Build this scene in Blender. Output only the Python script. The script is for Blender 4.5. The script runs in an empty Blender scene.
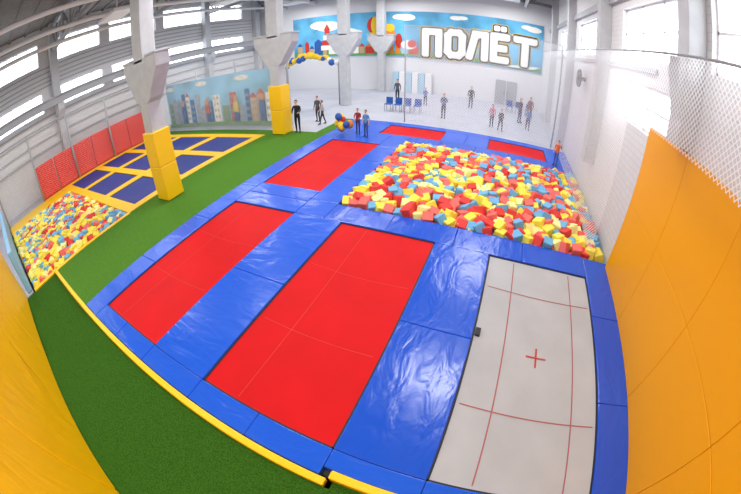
import bpy, bmesh, math, random
from mathutils import Matrix, Vector
S=4.4
random.seed(7)
scene=bpy.context.scene
COL=bpy.context.collection

# ---------------------------------------------------------------- materials
def lin(c):
    return tuple(((v/255)/12.92 if v/255<=.04045 else ((v/255+.055)/1.055)**2.4) for v in c)+(1,)
def mat(name,rgb,rough=.6,bump=0,bscale=8,var=0,vscale=3,spec=.5,metal=0,coat=0,bdist=.02,detail=3,stretch=None):
    m=bpy.data.materials.new(name);m.use_nodes=True
    nt=m.node_tree;b=nt.nodes['Principled BSDF']
    c=lin(rgb);b.inputs['Base Color'].default_value=c
    b.inputs['Roughness'].default_value=rough
    b.inputs['Metallic'].default_value=metal
    b.inputs['Specular IOR Level'].default_value=spec
    b.inputs['Coat Weight'].default_value=coat
    tc=nt.nodes.new('ShaderNodeTexCoord')
    if var:
        n=nt.nodes.new('ShaderNodeTexNoise');n.inputs['Scale'].default_value=vscale;n.inputs['Detail'].default_value=detail
        nt.links.new(tc.outputs['Object'],n.inputs['Vector'])
        mx=nt.nodes.new('ShaderNodeMix');mx.data_type='RGBA'
        mx.inputs[6].default_value=tuple(v*(1-var) for v in c[:3])+(1,)
        mx.inputs[7].default_value=tuple(min(1,v*(1+var)) for v in c[:3])+(1,)
        rp=nt.nodes.new('ShaderNodeValToRGB');rp.color_ramp.elements[0].position=.35;rp.color_ramp.elements[1].position=.65
        nt.links.new(n.outputs['Fac'],rp.inputs['Fac'])
        nt.links.new(rp.outputs['Color'],mx.inputs[0]);nt.links.new(mx.outputs[2],b.inputs['Base Color'])
    if bump:
        n=nt.nodes.new('ShaderNodeTexNoise');n.inputs['Scale'].default_value=bscale;n.inputs['Detail'].default_value=detail
        src=tc.outputs['Object']
        if stretch:
            mp=nt.nodes.new('ShaderNodeMapping');mp.inputs['Scale'].default_value=stretch;mp.inputs['Rotation'].default_value=(0,0,.35)
            nt.links.new(src,mp.inputs['Vector']);src=mp.outputs['Vector'];n.inputs['Distortion'].default_value=.6
        nt.links.new(src,n.inputs['Vector'])
        bp=nt.nodes.new('ShaderNodeBump');bp.inputs['Strength'].default_value=bump;bp.inputs['Distance'].default_value=bdist
        nt.links.new(n.outputs['Fac'],bp.inputs['Height']);nt.links.new(bp.outputs['Normal'],b.inputs['Normal'])
    return m
def brickmat(name,c1,c2,mortar,scale=1.5):
    m=mat(name,c1,.8);nt=m.node_tree;b=nt.nodes['Principled BSDF']
    tc=nt.nodes.new('ShaderNodeTexCoord');mp=nt.nodes.new('ShaderNodeSeparateXYZ');cb=nt.nodes.new('ShaderNodeCombineXYZ')
    ad=nt.nodes.new('ShaderNodeMath');ad.operation='ADD'
    nt.links.new(tc.outputs['Object'],mp.inputs[0]);nt.links.new(mp.outputs[0],ad.inputs[0]);nt.links.new(mp.outputs[1],ad.inputs[1])
    nt.links.new(ad.outputs[0],cb.inputs[0]);nt.links.new(mp.outputs[2],cb.inputs[1])
    k=nt.nodes.new('ShaderNodeTexBrick');k.inputs['Scale'].default_value=scale
    k.inputs['Color1'].default_value=lin(c1);k.inputs['Color2'].default_value=lin(c2);k.inputs['Mortar'].default_value=lin(mortar)
    k.inputs['Mortar Size'].default_value=.015
    nt.links.new(cb.outputs[0],k.inputs['Vector']);nt.links.new(k.outputs['Color'],b.inputs['Base Color'])
    return m
def netmat(name,rgb,cell=.12,thick=.16):
    m=bpy.data.materials.new(name);m.use_nodes=True;nt=m.node_tree;nt.nodes.clear()
    N=nt.nodes.new;L=nt.links.new
    tc=N('ShaderNodeTexCoord');s=N('ShaderNodeSeparateXYZ');L(tc.outputs['Object'],s.inputs[0])
    a=N('ShaderNodeMath');a.operation='ADD';L(s.outputs[0],a.inputs[0]);L(s.outputs[1],a.inputs[1])
    masks=[]
    for op in('ADD','SUBTRACT'):
        q=N('ShaderNodeMath');q.operation=op;L(a.outputs[0],q.inputs[0]);L(s.outputs[2],q.inputs[1])
        d=N('ShaderNodeMath');d.operation='DIVIDE';d.inputs[1].default_value=cell;L(q.outputs[0],d.inputs[0])
        f=N('ShaderNodeMath');f.operation='FRACT';L(d.outputs[0],f.inputs[0])
        g=N('ShaderNodeMath');g.operation='LESS_THAN';g.inputs[1].default_value=thick;L(f.outputs[0],g.inputs[0]);masks.append(g)
    mx=N('ShaderNodeMath');mx.operation='MAXIMUM';L(masks[0].outputs[0],mx.inputs[0]);L(masks[1].outputs[0],mx.inputs[1])
    t=N('ShaderNodeBsdfTransparent');d=N('ShaderNodeBsdfDiffuse');d.inputs[0].default_value=lin(rgb)
    tl=N('ShaderNodeBsdfTranslucent');tl.inputs[0].default_value=lin(rgb);m2=N('ShaderNodeMixShader');L(d.outputs[0],m2.inputs[1]);L(tl.outputs[0],m2.inputs[2])
    ms=N('ShaderNodeMixShader');L(mx.outputs[0],ms.inputs[0]);L(t.outputs[0],ms.inputs[1]);L(m2.outputs[0],ms.inputs[2])
    o=N('ShaderNodeOutputMaterial');L(ms.outputs[0],o.inputs[0]);return m

def vinyl(name,rgb,rough=.28,bump=.35,bs=1.6,st=None,bd=.06,spec=.55):
    m=mat(name,rgb,rough,bump=bump,bscale=bs,bdist=bd,spec=spec,detail=3,stretch=st);return m
BLUE=vinyl('blue_vinyl',(28,90,214),.25,.42,1.2,(1,2.4,1),.07)
BLUE2=vinyl('blue_vinyl_deep',(26,82,202),.25,.42,1.2,(2.2,1,1),.07)
RED=mat('red_trampoline_fabric',(208,6,12),.6,var=.05,vscale=1,spec=.2)
REDL=mat('red_seam',(216,54,46),.6)
WHT=mat('white_trampoline_mesh',(178,180,184),.7,var=.05,vscale=1.2,spec=.2)
LINE=mat('red_marking_line',(168,92,92),.6)
CROSS=mat('red_marking_cross',(190,50,45),.6)
BLK=mat('black_rubber',(36,34,42),.6)
YEL=vinyl('yellow_vinyl',(255,202,0),.4,.25,1)
ORG=vinyl('amber_vinyl',(244,164,0),.42,.25,.8,None,.06,.35)
YWALL=vinyl('yellow_barrier_vinyl',(252,190,0),.4,.6,1.3,(1,1,.4),.12,.35)
REDV=vinyl('red_vinyl',(224,36,16),.45,.1,1)
LBLUE=vinyl('light_blue_vinyl',(140,190,225),.5,.1,1)
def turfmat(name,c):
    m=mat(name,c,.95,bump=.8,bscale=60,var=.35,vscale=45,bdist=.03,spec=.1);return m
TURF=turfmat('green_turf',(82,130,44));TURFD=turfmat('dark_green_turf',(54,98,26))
WALL=brickmat('white_painted_brick',(220,220,222),(215,215,217),(203,203,205))
WALLP=mat('white_plaster',(226,226,230),.85,bump=.1,bscale=4)
CONC=mat('grey_concrete',(190,192,196),.75,bump=.1,bscale=5,var=.05)
FLOOR=mat('grey_floor_paint',(186,188,200),.45,var=.06,vscale=.8)
SUB=mat('subfloor_concrete',(90,90,92),.9,var=.1)
STEEL=mat('painted_steel',(168,170,176),.5)
TRUSS=mat('roof_steel',(140,140,144),.55)
CEIL=mat('ceiling_sheet',(112,108,106),.8,var=.1)
FRAME=mat('white_window_frame',(238,238,240),.4)
NET=netmat('white_netting',(250,250,252),.11,.22)
NETF=netmat('white_netting_fine',(250,250,252),.15,.14)
NETL=netmat('white_netting_light',(250,250,252),.16,.08)
SKYB=mat('mural_sky',(96,178,222),.7,var=.35,vscale=.35)
PALE=mat('mural_pale_sky',(140,195,224),.7,var=.25,vscale=.5)
CEDGE=mat('grey_edge',(60,60,66),.6)

# ---------------------------------------------------------------- mesh builder (input in units of S)
class MB:
    def __init__(s,name): s.n=name;s.v=[];s.f=[];s.m=[]
    def box(s,x0,x1,y0,y1,z0,z1,m=0,M=None):
        b=len(s.v)
        for x in(x0,x1):
            for y in(y0,y1):
                for z in(z0,z1):
                    p=Vector((x,y,z))
                    if M: p=M@p
                    s.v.append((p.x*S,p.y*S,p.z*S))
        for f in((0,1,3,2),(4,6,7,5),(0,4,5,1),(2,3,7,6),(0,2,6,4),(1,5,7,3)):
            s.f.append(tuple(b+i for i in f));s.m.append(m)
    def prism(s,pts,a0,a1,axis='Y',m=0):
        b=len(s.v);n=len(pts)
        for a in(a0,a1):
            for p in pts:
                if axis=='Y': q=(p[0],a,p[1])
                elif axis=='X': q=(a,p[0],p[1])
                else: q=(p[0],p[1],a)
                s.v.append(tuple(c*S for c in q))
        s.f.append(tuple(b+i for i in range(n)));s.m.append(m)
        s.f.append(tuple(b+n+i for i in reversed(range(n))));s.m.append(m)
        for i in range(n):
            j=(i+1)%n;s.f.append((b+i,b+n+i,b+n+j,b+j));s.m.append(m)
    def cyl(s,p0,p1,r,m=0,n=10,r1=None):
        p0=Vector(p0);p1=Vector(p1);d=(p1-p0).normalized()
        u=d.orthogonal().normalized();w=d.cross(u);b=len(s.v);r1=r if r1 is None else r1
        for p,rr in((p0,r),(p1,r1)):
            for i in range(n):
                a=2*math.pi*i/n;q=p+(u*math.cos(a)+w*math.sin(a))*rr;s.v.append(tuple(q*S))
        for i in range(n):
            j=(i+1)%n;s.f.append((b+i,b+j,b+n+j,b+n+i));s.m.append(m)
        s.f.append(tuple(b+i for i in reversed(range(n))));s.m.append(m)
        s.f.append(tuple(b+n+i for i in range(n)));s.m.append(m)
    def sph(s,c,r,m=0,nu=12,nv=8,sc=(1,1,1)):
        b=len(s.v)
        for j in range(1,nv):
            t=math.pi*j/nv
            for i in range(nu):
                a=2*math.pi*i/nu
                s.v.append(((c[0]+r*sc[0]*math.sin(t)*math.cos(a))*S,(c[1]+r*sc[1]*math.sin(t)*math.sin(a))*S,(c[2]+r*sc[2]*math.cos(t))*S))
        T=len(s.v);s.v.append((c[0]*S,c[1]*S,(c[2]+r*sc[2])*S));s.v.append((c[0]*S,c[1]*S,(c[2]-r*sc[2])*S))
        for j in range(nv-2):
            for i in range(nu):
                k=(i+1)%nu;s.f.append((b+j*nu+i,b+(j+1)*nu+i,b+(j+1)*nu+k,b+j*nu+k));s.m.append(m)
        for i in range(nu):
            k=(i+1)%nu;s.f.append((T,b+i,b+k));s.m.append(m)
            s.f.append((T+1,b+(nv-2)*nu+k,b+(nv-2)*nu+i));s.m.append(m)
    def done(s,mats,bevel=0,seg=2,smooth=False,parent=None):
        me=bpy.data.meshes.new(s.n);me.from_pydata(s.v,[],s.f);
        for m in mats: me.materials.append(m)
        me.polygons.foreach_set('material_index',s.m)
        if smooth: me.polygons.foreach_set('use_smooth',[True]*len(s.f))
        me.update()
        o=bpy.data.objects.new(s.n,me);COL.objects.link(o)
        if bevel:
            b=o.modifiers.new('bevel','BEVEL');b.width=bevel*S;b.segments=seg;b.limit_method='ANGLE'
        if parent: o.parent=parent
        return o

XR=.80;XL=-5.62;YB=6.52;YF=-1.4;ZC=2.6
# ---------------------------------------------------------------- shell
def wall_holes(name,axis,a0,a1,u0,u1,z0,z1,holes,mats):
    w=MB(name)
    us=sorted(set([u0,u1]+[h[0] for h in holes]+[h[1] for h in holes]))
    zs=sorted(set([z0,z1]+[h[2] for h in holes]+[h[3] for h in holes]))
    for i in range(len(us)-1):
        for j in range(len(zs)-1):
            cu=(us[i]+us[i+1])/2;cz=(zs[j]+zs[j+1])/2
            if any(h[0]<cu<h[1] and h[2]<cz<h[3] for h in holes): continue
            if axis=='X': w.box(a0,a1,us[i],us[i+1],zs[j],zs[j+1])
            else: w.box(us[i],us[i+1],a0,a1,zs[j],zs[j+1])
    return w.done(mats)
def window(name,x,y0,y1,z0,z1,nx=3,nz=2,side=1):
    w=MB(name);t=.012;d=.02
    xa,xb=(x,x+d) 
    w.box(xa,xb,y0,y1,z0,z0+t*1.5);w.box(xa,xb,y0,y1,z1-t*1.5,z1)
    for i in range(nx+1):
        yy=y0+(y1-y0)*i/nx;yy=min(max(yy,y0+t/2),y1-t/2);w.box(xa,xb,yy-t/2,yy+t/2,z0,z1)
    for i in range(1,nz):
        zz=z0+(z1-z0)*i/nz;w.box(xa,xb,y0,y1,zz-t/2,zz+t/2)
    w.done([FRAME])
RWH=[(.15,1.13,1.19,1.56),(1.34,2.30,1.19,1.56),(2.93,3.83,1.19,1.56),(4.3,5.2,1.19,1.56),(1.45,2.15,.79,1.05)]
wall_holes('wall_right','X',XR,XR+.08,YF,YB,-.3,ZC,RWH,[WALL])
for i,h in enumerate(RWH): window('window_%d'%(i+1),XR+.03,h[0],h[1],h[2],h[3],3 if i<4 else 2,2)
LWH=[]
for y in(-1.1,.1,1.3,2.5,3.7,4.9):
    LWH.append((y,y+1.0,1.18,1.52));LWH.append((y,y+1.0,1.95,2.35))
wall_holes('wall_left','X',XL-.08,XL,YF,YB,-.3,ZC,LWH,[WALL])
for i,h in enumerate(LWH): window('window_%d'%(i+6),XL-.05,h[0],h[1],h[2],h[3],5,3)
wall_holes('wall_back','Y',YB,YB+.08,XL,XR,-.3,ZC,[],[WALLP])
wall_holes('wall_front','Y',YF-.08,YF,XL,XR,-.3,ZC,[],[WALLP])
c=MB('ceiling');c.box(XL-.08,XR+.08,YF,YB,ZC,ZC+.05)
for k in range(26): 
    y=YF+.15+k*.3;c.box(XL,XR,y,y+.03,ZC-.03,ZC)
c.done([CEIL])
c=MB('floor')
c.box(XL,XR,YF,YB,-.34,-.3,1)
c.box(XL,XR,3.85,YB,-.3,-.004,0)
c.box(XL,-2.0,3.14,3.85,-.3,-.004,0)
c.box(XL,-5.2,YF,3.14,-.3,-.004,0)
c.box(-5.2,-2.6,YF,-.12,-.3,-.004,0)
c.box(-2.6,XR,YF,-.42,-.3,-.004,0)
c.done([FLOOR,SUB])
t=MB('trim_1')
for z in(.62,.78,.95,1.1,1.58,1.65,1.72,1.8,1.88,2.42): t.box(XL,XL+.03,YF,YB,z,z+.022)
t.done([STEEL])
t=MB('trim_2');t.box(XR-.02,XR,1.65,YB,1.12,1.15);t.box(XR-.03,XR,YF,YB,1.62,1.68);t.done([STEEL])

# ---------------------------------------------------------------- columns
def column(x,y,pad=True,h=ZC,name='concrete_column'):
    e=bpy.data.objects.new(name,None);COL.objects.link(e);e.location=(x*S,y*S,0)
    m=MB('shaft');s=.066;q=.078
    m.box(-s,s,-s,s,-.004,1.16);m.box(-q,q,-q+.01,q-.01,1.16,h)
    m.prism([(-.27,1.19),(-.27,1.09),(-.12,.86),(-s,.82),(s,.82),(.12,.86),(.27,1.09),(.27,1.19)],-s-.002,s+.002)
    m.box(-.28,-.12,-.075,.075,1.19,1.21);m.box(.12,.28,-.075,.075,1.19,1.21)
    m.done([CONC],bevel=.006,parent=e)
    if pad:
        p=MB('protective_pad');q=.088
        p.box(-q,q,-q,q,.0,.291);p.box(-q,q,-q,q,.292,.585);p.done([YEL],bevel=.008,seg=3,parent=e)
    return e
column(-2.39,1.36);column(-2.41,3.05);column(-2.41,4.72,False);column(-2.41,6.3,False)
column(-2.41,-.6,False)
for y in(1.22,2.62,4.07,5.6):
    zb={1.22:.86,2.62:.3}.get(y,0)
    m=MB('wall_pilaster');m.box(XR-.10,XR,y-.05,y+.05,zb,ZC)
    if y<2: m.prism([(XR-.14,1.2),(XR-.14,1.13),(XR-.10,.95),(XR,.88),(XR,1.2)],y-.045,y+.045)
    m.done([CONC],bevel=.004)
for y in(-.4,1.36,3.05,4.72,6.3):
    m=MB('wall_pilaster');m.box(XL,XL+.14,y-.07,y+.07,-.004,ZC)
    m.prism([(XL+.25,1.22),(XL+.25,1.12),(XL+.14,.95),(XL,.95),(XL,1.22)],y-.06,y+.06);m.done([CONC],bevel=.004)
for y in(-.6,1.36,3.05,4.72,6.3):
    m=MB('roof_truss')
    for a,b in((XL,-2.41),(-2.41,XR)):
        m.box(a,b,y-.03,y+.03,2.10,2.16);m.box(a,b,y-.03,y+.03,2.5,2.56)
        n=8
        for i in range(n):
            xa=a+(b-a)*i/n;xb=a+(b-a)*(i+1)/n
            m.cyl((xa,y,2.13 if i%2 else 2.53),(xb,y,2.53 if i%2 else 2.13),.016,n=6)
            m.box(xa-.012,xa+.012,y-.012,y+.012,2.13,2.53)
    m.done([TRUSS])
m=MB('crane_rail_beam');x=XL+.2
m.box(x-.05,x+.05,YF,YB,1.225,1.25);m.box(x-.012,x+.012,YF,YB,1.25,1.34);m.box(x-.05,x+.05,YF,YB,1.34,1.36)
m.done([STEEL])
m=MB('ceiling_pipe')
for xx in(-1.2,.3,-3.2,-4.0,-4.8): m.cyl((xx,YF,2.06),(xx,YB,2.06),.03,n=12)
m.done([FRAME],smooth=True)

# ---------------------------------------------------------------- lights
def area(x,y,z,sx,sy,w):  # lamp and housing added to even the hall light and glint on vinyl
    l=bpy.data.lights.new('added_fill','AREA');l.shape='RECTANGLE';l.size=sx*S;l.size_y=sy*S;l.energy=w;l.color=(1,.985,.97)
    o=bpy.data.objects.new('added_fill_light',l);COL.objects.link(o);o.location=(x*S,y*S,z*S)
    h=MB('added_fill_lamp');h.box(x-sx/2-.02,x+sx/2+.02,y-sy/2-.02,y+sy/2+.02,z+.004,z+.05);h.cyl((x,y,z+.05),(x,y,ZC),.01);h.done([FRAME])
    return o
for x in(-4.0,-1.9,-.1):
    for y in(-.2,1.9,3.9,5.7):
        area(x,y,2.0,.5,.3,365)
w=bpy.data.worlds.new('World');scene.world=w;w.use_nodes=True
bg=w.node_tree.nodes['Background'];bg.inputs[0].default_value=(.90,.95,1,1);bg.inputs[1].default_value=5

# ---------------------------------------------------------------- court pads
pads=MB('trampoline_court_padding')
def strip(x0,x1,y0,y1,nx=1,ny=1,m=0,z1=0.0):
    g=.0006
    for i in range(nx):
        for j in range(ny):
            a=x0+(x1-x0)*i/nx;b=x0+(x1-x0)*(i+1)/nx;c_=y0+(y1-y0)*j/ny;d=y0+(y1-y0)*(j+1)/ny
            pads.box(a+g,b-g,c_+g,d-g,-.05,z1,m)
strip(-1.84,-1.67,.17,3.24,1,6)
strip(-1.67,-1.14,.17,.27,2,1);strip(-1.14,-.81,.17,.27);strip(-.81,-.25,.17,.27,2,1);strip(-.25,.05,.20,.27);strip(.05,.62,.20,.27)
strip(-1.14,-.81,.27,1.46,1,2);strip(-.25,.05,.27,1.46,1,2,1)
strip(.62,.795,.2,1.64,1,3,1)
strip(-1.67,-1.14,1.46,1.78,1,2);strip(-1.14,-.93,1.46,1.65)
strip(-.93,.62,1.46,1.65,4,1,1)
strip(-1.14,-.93,1.65,3.24,1,4)
strip(-1.67,-1.14,2.93,3.24,2,1)
strip(-.93,.795,3.06,3.3,5,1,1)
strip(-1.84,-.93,3.24,3.3,3,1)
strip(-1.84,-1.3,3.3,3.7);strip(-.62,-.12,3.3,3.7,2,1);strip(.52,.795,3.3,3.7)
strip(-1.84,.795,3.7,3.84,8,1)
for r in((-1.84,-1.68,.17,3.84),(-1.13,-.82,.17,3.84),(-.24,.04,.21,1.65),(.63,.795,.21,1.65),(-1.68,.63,.18,.26),(-1.68,.63,1.47,1.64),(-1.68,.795,3.07,3.84),(-1.68,-1.13,1.64,1.77),(-1.68,-1.13,2.94,3.1)):
    pads.box(r[0],r[1],r[2],r[3],-.3,-.052,2)
pads.done([BLUE,BLUE2,CEDGE],bevel=.004,seg=2)

def tramp(x0,x1,y0,y1,bed,kind='red',name='trampoline'):
    e=bpy.data.objects.new(name,None);COL.objects.link(e)
    e.location=((x0+x1)/2*S,(y0+y1)/2*S,0)
    ox,oy=(x0+x1)/2,(y0+y1)/2;a,b=x0-ox,x1-ox;c_,d=y0-oy,y1-oy
    sag=.02;zt=-.010
    m=MB('bed');N=14;idx={}
    for i in range(N+1):
        for j in range(N+1):
            u=i/N;v=j/N
            x=a+.006+(b-a-.012)*u;y=c_+.006+(d-c_-.012)*v
            z=zt-sag*math.sin(math.pi*u)*math.sin(math.pi*v)
            idx[i,j]=len(m.v);m.v.append((x*S,y*S,z*S))
    for i in range(N):
        for j in range(N):
            m.f.append((idx[i,j],idx[i+1,j],idx[i+1,j+1],idx[i,j+1]));m.m.append(0)
    m.done([bed],smooth=True,parent=e)
    k=MB('spring_frame')
    for q in((a-.002,a+.007,c_,d),(b-.007,b+.002,c_,d),(a,b,c_-.002,c_+.007),(a,b,d-.007,d+.002)): k.box(q[0],q[1],q[2],q[3],-.04,-.008)
    k.done([BLK],parent=e)
    def zz(x,y):
        return zt-sag*math.sin(math.pi*(x-a)/(b-a))*math.sin(math.pi*(y-c_)/(d-c_))
    s=MB('stitching');mt=[REDL,CROSS]
    def seg(p,q,w,mi=0):
        n=28
        P=[Vector((p[0]+(q[0]-p[0])*i/n,p[1]+(q[1]-p[1])*i/n)) for i in range(n+1)]
        t=(P[-1]-P[0]).normalized();nn=Vector((-t.y,t.x))*w
        bi=len(s.v)
        for r in P:
            for sg in(-1,1):
                v=r+nn*sg;s.v.append((v.x*S,v.y*S,(zz(r.x,r.y)+.0016+.0004*mi)*S))
        for i in range(n): s.f.append((bi+2*i,bi+2*i+1,bi+2*i+3,bi+2*i+2));s.m.append(mi)
    if kind=='red':
        for f in(.33,.67): seg((a+.03,c_+(d-c_)*f),(b-.03,c_+(d-c_)*f),.0014)
        seg((a+.17,c_+.02),(a+.17,d-.02),.0014)
    elif kind=='white':
        mt=[LINE,CROSS]
        for x in(-.145,.17): seg((x,c_+.02),(x,d-.02),.0026)
        for y in(-.29,.35): seg((a+.02,y),(b-.02,y),.0026)
        seg((-.045,0),(.045,0),.004,1);seg((0,-.05),(0,.05),.004,1)
        t_=MB('label_tag');t_.box(a+.008,a+.03,.03,.07,-.012,-.001);t_.done([BLK],parent=e)
    if s.v: s.done(mt,parent=e)
    return e
tramp(-1.67,-1.14,.27,1.46,RED);tramp(-.81,-.25,.27,1.46,RED);tramp(-1.67,-1.14,1.78,2.93,RED)
tramp(.05,.62,.27,1.46,WHT,'white')
tramp(-1.30,-.62,3.3,3.7,RED,'');tramp(-.12,.52,3.3,3.7,RED,'')

y=MB('yellow_edge_trim');y.box(-2.6,-.22,.137,.165,-.02,.018);y.box(-.215,.795,.165,.195,-.02,.03)
y.done([YEL],bevel=.005)
t=MB('green_turf_carpet')
t.box(-2.6,-1.845,.166,3.14,-.06,-.006,0);t.box(-5.2,-2.6,2.95,3.14,-.06,-.006,0)
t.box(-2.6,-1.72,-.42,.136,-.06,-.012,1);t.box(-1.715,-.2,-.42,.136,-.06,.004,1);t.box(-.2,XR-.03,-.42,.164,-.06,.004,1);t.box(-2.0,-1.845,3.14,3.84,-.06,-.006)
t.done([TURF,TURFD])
# ---------------------------------------------------------------- left yellow-framed trampolines
fr=MB('yellow_trampoline_frame')
xs=[(-5.05,-4.32),(-4.2,-3.47),(-3.35,-2.70)];ys=[(1.12,1.6),(1.72,2.2),(2.32,2.82)]
xe=[-5.18]+[v for p in xs for v in p]+[-2.6];ye=[1.0]+[v for p in ys for v in p]+[2.94]
for i in range(len(xe)-1):
    for j in range(len(ye)-1):
        if i%2==1 and j%2==1: continue
        fr.box(xe[i],xe[i+1],ye[j],ye[j+1],-.05,.0)
fr.box(-2.62,-2.58,-.1,1.0,-.3,0);fr.box(-4.72,-4.66,-.1,1.0,-.3,0);fr.box(-5.18,-4.72,-.1,1.0,-.05,0)
fr.done([YEL])
BBED=mat('blue_trampoline_fabric',(34,50,132),.6)
for a in xs:
    for b in ys: tramp(a[0],a[1],b[0],b[1],BBED,'blue')
r=MB('red_wall_mats')
n=6
for i in range(n):
    a=.62+(2.78-.62)*i/n;b=.62+(2.78-.62)*(i+1)/n
    r.box(-5.26,-5.2,a+.008,b-.008,0,.50)
r.done([REDV],bevel=.012,seg=3)
b=MB('light_blue_barrier')
for i in range(4):
    a=-4.7+i*.52;b.box(a+.004,a+.516,-.17,-.12,0,.36)
b.done([LBLUE],bevel=.012,seg=3)
p=MB('net_post_row')
for yv in(-.1,.62,1.34,2.06,2.8): p.cyl((-5.16,yv,0),(-5.16,yv,1.0),.016)
p.cyl((-5.16,-.1,1.0),(-5.16,2.8,1.0),.012);p.done([STEEL],smooth=True)
def net(name,axis,a,u0,u1,z0,z1,m=NET):
    k=MB(name)
    if axis=='X': k.v=[(a*S,u0*S,z0*S),(a*S,u1*S,z0*S),(a*S,u1*S,z1*S),(a*S,u0*S,z1*S)]
    else: k.v=[(u0*S,a*S,z0*S),(u1*S,a*S,z0*S),(u1*S,a*S,z1*S),(u0*S,a*S,z1*S)]
    k.f=[(0,1,2,3)];k.m=[0];return k.done([m])
net('safety_net','X',-5.19,-.1,2.8,.02,1.0,NETL)
net('safety_net','X',XR-.15,1.64,6.2,.05,1.20,NET)
net('safety_net','X',XR-.15,-.4,1.64,.86,1.2,NET)
net('safety_net','Y',3.9,-1.2,XR-.16,.02,1.25,NETF)
net('safety_net','Y',3.16,-5.3,-2.5,.02,1.0,NETL)
p=MB('net_support_frame')
for xv in(-1.2,XR-.17): p.cyl((xv,3.92,0),(xv,3.92,1.25),.009)
p.cyl((-1.2,3.92,1.25),(XR-.17,3.92,1.25),.005)
p.cyl((XR-.16,-.4,1.2),(XR-.16,6.2,1.2),.005)
p.done([STEEL],smooth=True)

# ---------------------------------------------------------------- amber wall mats (right)
o=MB('amber_wall_mats')
yy=[-.6,-.15,.28,.72,1.16,1.6]
for i in range(5):
    for z in((0,.42),(.42,.85)):
        o.box(XR-.028,XR-.001,yy[i]+.0005,yy[i+1]-.0005,z[0]+.0005,z[1]-.0005)
o.done([ORG],bevel=.003,seg=2)
o=MB('yellow_padded_barrier')
pts=[(-2.62,-.19),(-1.74,-.245),(-.80,-.335),(.0,-.40),(.76,-.40)]
for i in range(4):
    a=Vector(pts[i]);b_=Vector(pts[i+1]);d=b_-a;n_=Vector((d.y,-d.x)).normalized()*.05
    M=[a,b_,b_+n_,a+n_];base=len(o.v);ln=n_*.9
    for z,off in((.004,0),(.78,1)):
        for q in M: 
            w_=q+ln*off;o.v.append((w_.x*S,w_.y*S,z*S))
    for f in((3,2,1,0),(4,5,6,7),(0,1,5,4),(1,2,6,5),(2,3,7,6),(3,0,4,7)): o.f.append(tuple(base+k for k in f));o.m.append(0)
o.done([YWALL],bevel=.01,seg=3)

# ---------------------------------------------------------------- foam cubes
FC=[mat('foam_yellow',(246,226,84),.9),mat('foam_red',(224,66,62),.9),mat('foam_blue',(112,176,218),.9),mat('foam_coral',(240,112,104),.9),mat('foam_pale_yellow',(246,238,156),.9)]
def pile(name,x0,x1,y0,y1,size,hf,weights,layers=2):
    m=MB(name);st=size*.98
    for L_ in range(layers):
        nx=int((x1-x0)/st);ny=int((y1-y0)/st)
        for i in range(nx):
            for j in range(ny):
                x=x0+(i+.5)*(x1-x0)/nx+random.uniform(-.3,.3)*size;yv=y0+(j+.5)*(y1-y0)/ny+random.uniform(-.3,.3)*size
                x=min(max(x,x0+size*.65),x1-size*.75);yv=min(max(yv,y0+size*.65),y1-size*.65)
                z=hf((x-x0)/(x1-x0),(yv-y0)/(y1-y0))-(layers-1-L_)*size*.6+random.uniform(-.2,.25)*size
                R=Matrix.Translation((x,yv,z))@Matrix.Rotation(random.uniform(0,6.28),4,'Z')@Matrix.Rotation(random.uniform(-.5,.5),4,'X')@Matrix.Rotation(random.uniform(-.5,.5),4,'Y')
                h=size*random.uniform(.48,.54);k=random.choices(range(5),weights)[0]
                m.box(-h,h,-h,h,-h,h,k,R)
    m.box(x0+.002,x1-.002,y0+.002,y1-.002,-.29,-.06,2)
    return m.done(FC,bevel=.003,seg=1)
def hf1(u,v):
    e=min(u,1-u,v,1-v);return -.015+.06*min(1,e/.22)*(.75+.25*math.sin(u*7+v*5))
pile('foam_cube_pile',-.925,.785,1.655,3.05,.062,hf1,(3.2,2.5,3.1,2.8,1.6))
def hf2(u,v):
    e=min(u,1-u,v,1-v);return -.03+.06*min(1,e/.2)*(.8+.2*math.sin(u*9+v*4))
pile('foam_cube_pile',-4.66,-2.62,-.10,.99,.060,hf2,(4,1.6,2.6,.8,2))

# ---------------------------------------------------------------- murals and sign
PAINT=[mat('paint_white',(245,245,240),.6),mat('paint_black',(20,22,30),.6),mat('paint_yellow',(245,205,40),.6),mat('paint_red',(205,50,40),.6),mat('paint_orange',(230,140,60),.6),mat('paint_green',(110,160,80),.6),mat('paint_blue',(40,90,170),.6),mat('paint_tan',(200,170,130),.6),mat('paint_pale_blue',(170,205,225),.6)]
mu=MB('wall_mural')
mu.box(-4.6,.66,YB-.02,YB-.001,.74,1.72,0)
def ell(m,cx,cz,rx,rz,y,k,n=20,th=.004): m.prism([(cx+rx*math.cos(2*math.pi*i/n),cz+rz*math.sin(2*math.pi*i/n)) for i in range(n)],y-th,y,'Y',k)
ym=YB-.021
for cx,cz,r_ in((-3.9,1.5,.16),(-3.7,1.46,.2),(-2.1,1.60,.10),(-1.97,1.59,.12),(.35,1.62,.08),(.47,1.60,.10),(-1.0,1.62,.08),(-.88,1.63,.07),(-3.2,1.3,.13),(-3.05,1.28,.1)): ell(mu,cx,cz,r_*1.5,r_*.6,ym-r_*.01,1)
mu.prism([(-4.6,.76),(.66,.76),(.66,.82),(-.5,.84),(-2,.84),(-3.2,.95),(-4.6,.86)],ym-.0015,ym,'Y',6)
random.seed(11)
xx=-4.5
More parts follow.
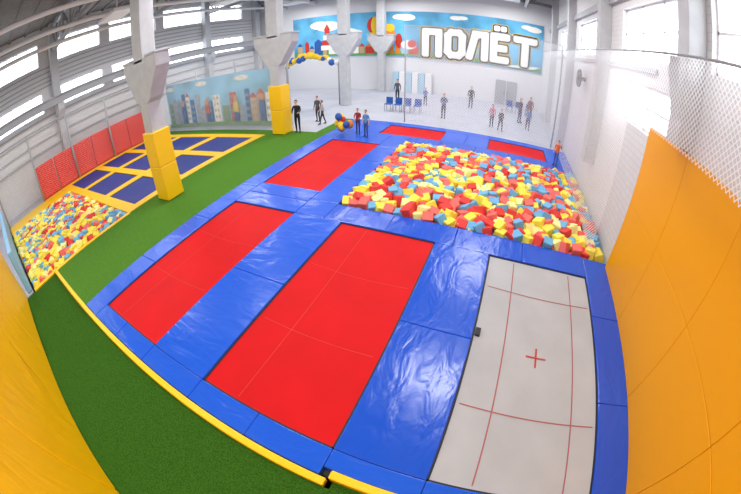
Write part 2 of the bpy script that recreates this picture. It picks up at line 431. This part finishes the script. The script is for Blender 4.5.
while xx<-1.8:
    w_=random.uniform(.08,.2);h_=random.uniform(.1,.26);k=random.choice([8,5,9,4,1,7,8])
    mu.box(xx,xx+w_,ym-.004-random.uniform(0,.001),ym-.0016,.80,.84+h_,k);mu.prism([(xx-.01,.84+h_),(xx+w_+.01,.84+h_),(xx+w_/2,.92+h_)],ym-.0055,ym-.0016,'Y',random.choice([4,5,7]))
    xx+=w_+random.uniform(.01,.08)
ell(mu,-2.62,1.42,.17,.2,ym-.006,4);ell(mu,-2.62,1.42,.08,.2,ym-.011,3);mu.prism([(-2.68,1.12),(-2.56,1.12),(-2.5,1.26),(-2.74,1.26)],ym-.012,ym-.006,'Y',3)
ell(mu,-2.3,1.2,.12,.13,ym-.006,5);ell(mu,-2.3,1.36,.1,.09,ym-.012,3);ell(mu,-2.12,1.08,.07,.16,ym-.006,4)
for k,(w_,z_) in enumerate(((.16,.9),(.13,1.02),(.10,1.14),(.06,1.26))): mu.box(-3.72-w_,-3.72+w_,ym-.01,ym-.007,z_,z_+.11,4 if k%2 else 1)
mu.prism([(-3.8,1.37),(-3.64,1.37),(-3.72,1.52)],ym-.01,ym-.006,'Y',4)
ell(mu,-1.92,1.0,.16,.1,ym-.007,1);ell(mu,-1.85,1.02,.09,.08,ym-.012,4)
mu.done([SKYB]+PAINT)
sg=MB('sign_lettering')
LET=[[(0,0,0,1),(0,1,.62,1),(.62,1,.62,0)],
     [(0,.15,0,.85),(0,.85,.15,1),(.15,1,.5,1),(.5,1,.65,.85),(.65,.85,.65,.15),(.65,.15,.5,0),(.5,0,.15,0),(.15,0,0,.15)],
     [(-.04,0,.2,1),(.2,1,.64,1),(.64,1,.64,0)],
     [(0,0,0,1),(0,1,.55,1),(0,.5,.45,.5),(0,0,.55,0),(.12,1.36,.13,1.36),(.42,1.36,.43,1.36)],
     [(0,1,.75,1),(.375,1,.375,0)]]
cnt=[0]
def stroke(m,p,q,w,y0,y1,k):
    cnt[0]+=1;y0=y0-cnt[0]*.00007
    p=Vector(p);q=Vector(q);d=(q-p).normalized() if (q-p).length>0 else Vector((1,0));n_=Vector((-d.y,d.x))*w;e=d*w
    m.prism([tuple(p-e-n_*.6),tuple(p-e+n_*.6),tuple(p-e*.6+n_),tuple(q+e*.6+n_),tuple(q+e+n_*.6),tuple(q+e-n_*.6),tuple(q+e*.6-n_),tuple(p-e*.6-n_)],y0,y1,'Y',k)
X0=-1.60;PW=.435;HH=.46;Z0=.84
for w_,ya,yb,k in((.112,YB-.034,YB-.0285,2),(.100,YB-.046,YB-.0285,1),(.070,YB-.058,YB-.0285,0)):
    for li,st in enumerate(LET):
        ox=X0+li*PW+.02;sc=.42;dz=.012*li
        for a,b_,c_,d in st:
            stroke(sg,(ox+a*sc,Z0+dz+b_*HH),(ox+c_*sc,Z0+dz+d*HH),w_ if b_<1.2 else w_*.8,ya,yb,k)
sg.prism([(-.05,.76),(.5,.80),(.64,.87),(.1,.82)],YB-.036,YB-.0285,'Y',0)
sg.done(PAINT)
# fence banner mural (left): pale painted city
BP=[mat('banner_'+str(i),c_,.7,var=.15,vscale=4) for i,c_ in enumerate([(236,234,226),(206,186,160),(216,196,120),(196,110,96),(214,160,120),(130,165,130),(80,120,175),(170,182,196),(140,172,196)])]
bn=MB('fence_banner_mural')
bn.box(-5.25,-2.55,3.36,3.38,0,.78,0)
random.seed(3);xx=-5.2;i=0
while xx<-2.75:
    w_=random.uniform(.08,.17);hgt=random.uniform(.25,.6);k=random.randrange(1,10)
    bn.box(xx,xx+w_,3.354,3.36,.02,hgt,k)
    if random.random()<.6: bn.prism([(xx-.01,hgt),(xx+w_+.01,hgt),(xx+w_/2,hgt+.08)],3.352,3.36,'Y',random.choice([4,8,2,9]))
    for zz_ in(.12,.22,.32,.42):
        if zz_+.06<hgt:
            for fx in(.18,.6): bn.box(xx+w_*fx,xx+w_*fx+.02,3.348,3.354,zz_,zz_+.04,8)
    xx+=w_+random.uniform(.002,.04);i+=1
for cx in(-5.1,-4.2,-3.3): ell(bn,cx,.70,.14,.04,3.356,1)
for cx,k in((-4.75,7),(-4.1,4),(-3.45,3),(-2.95,7)):
    ell(bn,cx,.40,.04,.045,3.346,5);bn.prism([(cx-.06,.2),(cx+.06,.2),(cx+.05,.36),(cx-.05,.36)],3.34,3.347,'Y',k);bn.prism([(cx-.05,.03),(cx-.01,.03),(cx,.2),(cx-.05,.2)],3.34,3.347,'Y',7);bn.prism([(cx+.01,.03),(cx+.05,.03),(cx+.05,.2),(cx,.2)],3.34,3.347,'Y',7)
bn.prism([(-5.25,0),(-2.55,0),(-2.55,.06),(-5.25,.06)],3.335,3.36,'Y',6)
bn.done([PALE]+BP)
fp=MB('fence_posts')
for xv in(-5.27,-4.35,-3.45,-2.53): fp.cyl((xv,3.4,-.004),(xv,3.4,.95),.014)
fp.done([STEEL],smooth=True)

# ---------------------------------------------------------------- wall fan
f=MB('wall_fan');cy,cz=3.35,.93;fx=XR-.07
n=24
for i in range(n):
    a=2*math.pi*i/n;b_=2*math.pi*(i+1)/n
    f.cyl((fx,cy+.085*math.cos(a),cz+.085*math.sin(a)),(fx,cy+.085*math.cos(b_),cz+.085*math.sin(b_)),.011,n=6)
for i in range(4):
    a=i*math.pi/2+.4;f.prism([(cy,cz),(cy+.08*math.cos(a),cz+.08*math.sin(a)),(cy+.075*math.cos(a+.6),cz+.075*math.sin(a+.6))],fx-.004,fx+.004,'X')
f.cyl((fx-.02,cy,cz),(XR-.001,cy,cz),.02);f.done([BLK])

# ---------------------------------------------------------------- people
SKIN=mat('skin',(222,170,140),.55);EYE=mat('eye_dark',(30,25,25),.3);LIP=mat('lips',(180,95,90),.5);SHOE=mat('shoe',(40,40,46),.5)
def cloth(n,c): return mat('cloth_'+n,c,.85,bump=.2,bscale=9)
def person(loc,h,head,shirt,pants,hair,pose='stand',long_sleeve=True,long_hair=False):
    k=h/1.75;R=lambda *v:Vector(v)
    J={'pel':R(0,0,.96),'bel':R(0,.01,1.12),'che':R(0,.0,1.3),'nb':R(0,-.005,1.45),'nk':R(0,.005,1.52),'hd':R(0,.015,1.58)}
    lr={'L':-1,'R':1}
    A={'stand':dict(L=((.23,-.02,1.16),(.25,.07,.93)),R=((.23,-.02,1.16),(.25,.07,.93))),
       'walk':dict(L=((.23,-.1,1.18),(.25,-.1,.95)),R=((.23,.08,1.18),(.24,.22,1.0))),
       'raise':dict(L=((.3,.1,1.3),(.3,.26,1.5)),R=((.23,-.02,1.16),(.22,.12,.98))),
       'fold':dict(L=((.24,-.02,1.17),(.06,.17,1.16)),R=((.24,-.02,1.15),(.08,.18,1.08))),
       'reach':dict(L=((.22,.12,1.2),(.18,.36,1.16)),R=((.22,.1,1.2),(.16,.34,1.1)))}[pose]
    st={'walk':(.2,-.2),'reach':(.05,-.08)}.get(pose,(.02,-.02))
    for s_,sg_ in lr.items():
        J['sh'+s_]=R(sg_*.165,0,1.41);e_,w_=A[s_]
        J['el'+s_]=R(sg_*e_[0],e_[1],e_[2]);J['wr'+s_]=R(sg_*w_[0],w_[1],w_[2])
        f_=st[0] if s_=='L' else st[1]
        J['hp'+s_]=R(sg_*.085,0,.92);J['kn'+s_]=R(sg_*.1,f_*.5+.03,.5);J['an'+s_]=R(sg_*.105,f_-.01,.09);J['to'+s_]=R(sg_*.12,f_+.13,.035)
        J['he'+s_]=R(sg_*.105,f_-.05,.04)
    E=[('pel','bel','s',),('bel','che','s'),('che','nb','s'),('nb','nk','k'),('nk','hd','k')]
    for s_ in 'LR':
        E+=[('nb','sh'+s_,'s'),('sh'+s_,'el'+s_,'s'),('el'+s_,'wr'+s_,'s' if long_sleeve else 'k'),('pel','hp'+s_,'p'),('hp'+s_,'kn'+s_,'p'),('kn'+s_,'an'+s_,'p'),('an'+s_,'to'+s_,'f')]
    rad=dict(pel=(.15,.11),bel=(.135,.1),che=(.155,.115),nb=(.09,.075),nk=(.055,.055),hd=(.05,.05),sh=(.062,.062),el=(.045,.045),wr=(.029,.029),hp=(.095,.095),kn=(.062,.062),an=(.042,.042),to=(.035,.03))
    keys=[n_ for n_ in J if not n_.startswith('he')]
    me=bpy.data.meshes.new('t');me.from_pydata([J[n_] for n_ in keys],[(keys.index(a),keys.index(b)) for a,b,*_ in E],[])
    ob=bpy.data.objects.new('t',me);COL.objects.link(ob)
    ob.modifiers.new('s','SKIN')
    sv=me.skin_vertices[0].data
    for i,n_ in enumerate(keys):
        r_=rad.get(n_) or rad[n_[:-1]];sv[i].radius=r_;sv[i].use_root=(n_=='pel')
    sb=ob.modifiers.new('u','SUBSURF');sb.levels=1;sb.render_levels=1
    dg=bpy.context.evaluated_depsgraph_get();ev=ob.evaluated_get(dg);m2=bpy.data.meshes.new_from_object(ev)
    bm=bmesh.new();bm.from_mesh(m2);bpy.data.objects.remove(ob)
    mi={'s':0,'k':2,'p':1,'f':5}
    def dist(p,a,b):
        d=b-a;t_=max(0,min(1,(p-a).dot(d)/d.length_squared));return (p-a-d*t_).length
    for f_ in bm.faces:
        c_=f_.calc_center_median();best=min(E,key=lambda e:dist(c_,J[e[0]],J[e[1]])-.5*min((rad.get(e[0]) or rad[e[0][:-1]])[0],(rad.get(e[1]) or rad[e[1][:-1]])[0]))
        g=mi[best[2]]
        if c_.z>1.475 and abs(c_.x)<.1: g=2
        if best[2]=='s' and c_.z<.93 and abs(c_.x)<.19: g=1
        f_.material_index=g;f_.smooth=True
    hc=Vector((0,.025,1.665))
    def sphere(c_,sx,sy,sz,m_,u=12,v=10,cut=None):
        r_=bmesh.ops.create_uvsphere(bm,u_segments=u,v_segments=v,radius=1,matrix=Matrix.Translation(c_)@Matrix.Diagonal((sx,sy,sz,1)))
        fs=set(f_ for vv in r_['verts'] for f_ in vv.link_faces)
        for f_ in fs: f_.material_index=m_;f_.smooth=True
        if cut: bmesh.ops.delete(bm,geom=[vv for vv in r_['verts'] if cut(vv.co-c_)],context='VERTS')
        return r_['verts']
    vs=sphere(hc,.077,.095,.113,2,16,12)
    for vv in vs:
        if vv.is_valid and vv.co.z<hc.z-.03:
            t_=(hc.z-.03-vv.co.z)/.083;vv.co.x*=1-.35*t_
            if vv.co.y<hc.y: vv.co.y+=.02*t_
    sphere(hc+Vector((0,.097,-.012)),.013,.02,.022,2,8,6)
    for sx in(-1,1):
        sphere(hc+Vector((sx*.03,.085,.008)),.012,.008,.008,4,8,6)
        sphere(hc+Vector((sx*.079,-.005,-.005)),.01,.02,.032,2,8,6)
    sphere(hc+Vector((0,.085,-.052)),.024,.008,.007,6,8,6)
    sphere(hc+Vector((0,-.01,.018)),.087,.098,.112,3,16,12,cut=lambda d:(d.y>.03 and d.z<.045) or d.z<-.07)
    if long_hair: sphere(hc+Vector((0,-.06,-.09)),.075,.045,.15,3,12,8)
    def tube(p,q,r0,r1,m_,n=6):
        p=Vector(p);q=Vector(q);L_=(q-p).length
        M=Matrix.Translation((p+q)/2)@(q-p).to_track_quat('Z','Y').to_matrix().to_4x4()
        r_=bmesh.ops.create_cone(bm,cap_ends=True,segments=n,radius1=r0,radius2=r1,depth=L_,matrix=M)
        for f_ in set(f_ for vv in r_['verts'] for f_ in vv.link_faces): f_.material_index=m_;f_.smooth=True
    for s_,sg_ in lr.items():
        wv=J['wr'+s_];d=(wv-J['el'+s_]).normalized();sd=Vector((0,1,0));sd=(sd-d*sd.dot(d)).normalized()
        nrm=d.cross(sd)
        tube(wv-d*.01,wv+d*.05,.026,.03,2,8);tube(wv+d*.04,wv+d*.09,.032,.03,2,8)
        for q_,ln in((-.026,.06),(-.009,.075),(.009,.07),(.026,.055)):
            b0=wv+d*.085+sd*q_;b1=b0+d*ln*.55;b2=b1+(d*.8-nrm*.35*sg_).normalized()*ln*.5
            tube(b0,b1,.0095,.009,2);tube(b1,b2,.009,.007,2)
        b0=wv+d*.035+sd*.028;b1=b0+(d*.7+sd*.7)*.04;tube(b0,b1,.011,.01,2);tube(b1,b1+(d*.9+sd*.2)*.03,.01,.008,2)
        sphere(J['an'+s_]+Vector((0,.02,-.05)),.045,.075,.04,5,10,8)
        sphere(J['to'+s_]+Vector((0,-.02,.0)),.045,.075,.034,5,10,8)
    out=bpy.data.meshes.new('person');bm.to_mesh(out);bm.free()
    for m_ in(cloth('top',shirt),cloth('trousers',pants),SKIN,mat('hair',hair,.6),EYE,SHOE,LIP): out.materials.append(m_)
    o=bpy.data.objects.new('person',out);COL.objects.link(o)
    o.scale=(k,k,k);o.location=(loc[0]*S,loc[1]*S,loc[2]*S if len(loc)>2 else 0);o.rotation_euler=(0,0,math.radians(head))
    return o
DK=(30,26,24);BR=(90,60,36);BL=(190,150,95)
person((-2.22,3.10,-.006),1.72,200,(28,30,36),(24,24,30),DK,'reach')
person((-1.37,3.12,0),1.28,170,(96,150,200),(60,90,150),BR,'stand',False)
person((-1.50,3.20,0),1.25,190,(150,50,60),(60,60,90),BR,'reach')
person((-2.12,3.5,-.004),1.35,120,(180,180,185),(60,60,70),BR,'walk')
person((-2.26,3.62,-.004),1.5,180,(90,90,96),(70,70,80),DK,'stand')
person((-.80,4.40,-.004),1.55,170,(60,90,130),(50,55,70),BR,'fold')
person((-.55,5.47,-.004),1.65,190,(50,50,56),(70,80,110),DK,'stand')
person((-.14,4.34,-.004),1.35,160,(200,120,140),(60,60,90),BR,'stand',True,True)
person((-.02,4.22,-.004),1.25,200,(70,80,90),(60,60,66),DK,'walk')
person((.25,5.0,-.004),1.68,230,(60,64,76),(60,70,110),BR,'fold',True,True)
person((.42,5.3,-.004),1.7,150,(120,60,60),(50,50,60),DK,'stand')
person((.36,4.6,-.004),1.35,180,(90,130,190),(60,60,80),BR,'walk')
person((-1.75,5.3,-.004),1.7,180,(90,90,110),(50,50,60),DK,'stand')
person((-1.25,5.2,-.004),1.3,200,(90,120,180),(60,70,90),BL,'reach')
person((.60,3.24,0),1.15,150,(230,110,50),(60,100,170),BR,'raise')

# ---------------------------------------------------------------- balloons, chairs
def balloons(name,c,n,spread,r,cols):
    b=MB(name)
    for i in range(n):
        p=(c[0]+random.uniform(-1,1)*spread[0],c[1]+random.uniform(-1,1)*spread[1],c[2]+random.uniform(-1,1)*spread[2])
        k=random.randrange(len(cols));b.sph(p,r*random.uniform(.85,1.1),k,12,8,(1,1,1.15))
        b.cyl((p[0],p[1],p[2]-r*1.1),(p[0],p[1],p[2]-r*1.3),.004,k,6,.009)
        b.cyl((p[0],p[1],p[2]-r*1.25),(c[0],c[1],max(.0,c[2]-spread[2]-r*1.2)),.0012,k,4)
    return b.done([PAINT[i] for i in cols],smooth=True)
balloons('balloon_cluster',(-1.66,3.14,.145),9,(.08,.05,.08),.04,[2,4,2,6,3])
# balloon garland on a frame behind the column
g=MB('balloon_garland');
for i in range(34):
    t_=i/33;g.sph((-3.55+1.0*t_+random.uniform(-.03,.03),4.75+random.uniform(-.05,.05),.70+.14*math.sin(math.pi*t_)+random.uniform(-.03,.03)),random.uniform(.036,.052),random.choice([0,0,0,1,2,3]),10,7,(1,1,1.1))
for xv in(-3.56,-2.54): g.cyl((xv,4.75,-.004),(xv,4.75,.72),.012,4)
n=12
for i in range(n):
    a=i/n;b_=(i+1)/n;g.cyl((-3.56+1.02*a,4.75,.70+.14*math.sin(math.pi*a)),(-3.56+1.02*b_,4.75,.70+.14*math.sin(math.pi*b_)),.012,4,6)
g.done([PAINT[2],PAINT[8],PAINT[6],PAINT[0],STEEL],smooth=True)
def chair(x,y,a,col):
    c=MB('plastic_chair');M=Matrix.Translation((x,y,0))@Matrix.Rotation(a,4,'Z')
    c.box(-.05,.05,-.05,.05,.098,.108,0,M);c.box(-.05,.05,-.055,-.047,.108,.2,0,M)
    for sx in(-1,1):
        for sy in(-1,1): c.box(sx*.045-.005,sx*.045+.005,sy*.045-.005,sy*.045+.005,-.004,.1,1,M)
    c.done([col,STEEL],bevel=.002)
for x,y_,a in((-1.62,4.5,0),(-1.48,4.5,0),(-1.34,4.5,.1),(-1.2,4.52,0),(.1,5.75,.2),(.25,5.75,0),(.42,5.7,-.2)): chair(x,y_,a+math.pi,PAINT[6])
lk=MB('locker_bank')
for i in range(6): lk.box(-2.2+i*.13,-2.08+i*.13,YB-.16,YB-.03,-.004,.42,i%2)
lk.done([PAINT[8],FRAME],bevel=.003)
d=MB('door_1');d.box(-.2,.0,YB-.02,YB-.001,0,.48,0);d.box(.02,.22,YB-.02,YB-.001,0,.48,0);d.box(-.03,-.015,YB-.04,YB-.02,.2,.26,1);d.box(.035,.05,YB-.04,YB-.02,.2,.26,1)
d.done([STEEL,BLK],bevel=.003)

# ---------------------------------------------------------------- camera (full-frame fisheye)
yaw,pit,rol,F=.4059,.6199,-.0155,332.43
cam=bpy.data.cameras.new('camera');co=bpy.data.objects.new('camera',cam);COL.objects.link(co)
cam.type='PANO';cam.sensor_width=36;cam.sensor_fit='HORIZONTAL'
try: tgt=cam.cycles; tgt.panorama_type='FISHEYE_EQUISOLID'
except Exception: tgt=cam; cam.panorama_type='FISHEYE_EQUISOLID'
tgt.fisheye_lens=F/741*36;tgt.fisheye_fov=2*math.pi
cam.clip_start=.05;cam.clip_end=300
Rm=Matrix.Rotation(yaw,4,'Z')@Matrix.Rotation(math.pi/2-pit,4,'X')@Matrix.Rotation(rol,4,'Z')
co.matrix_world=Matrix.Translation((0,0,S))@Rm
scene.camera=co
scene.view_settings.view_transform='Standard'
scene.view_settings.look='None'
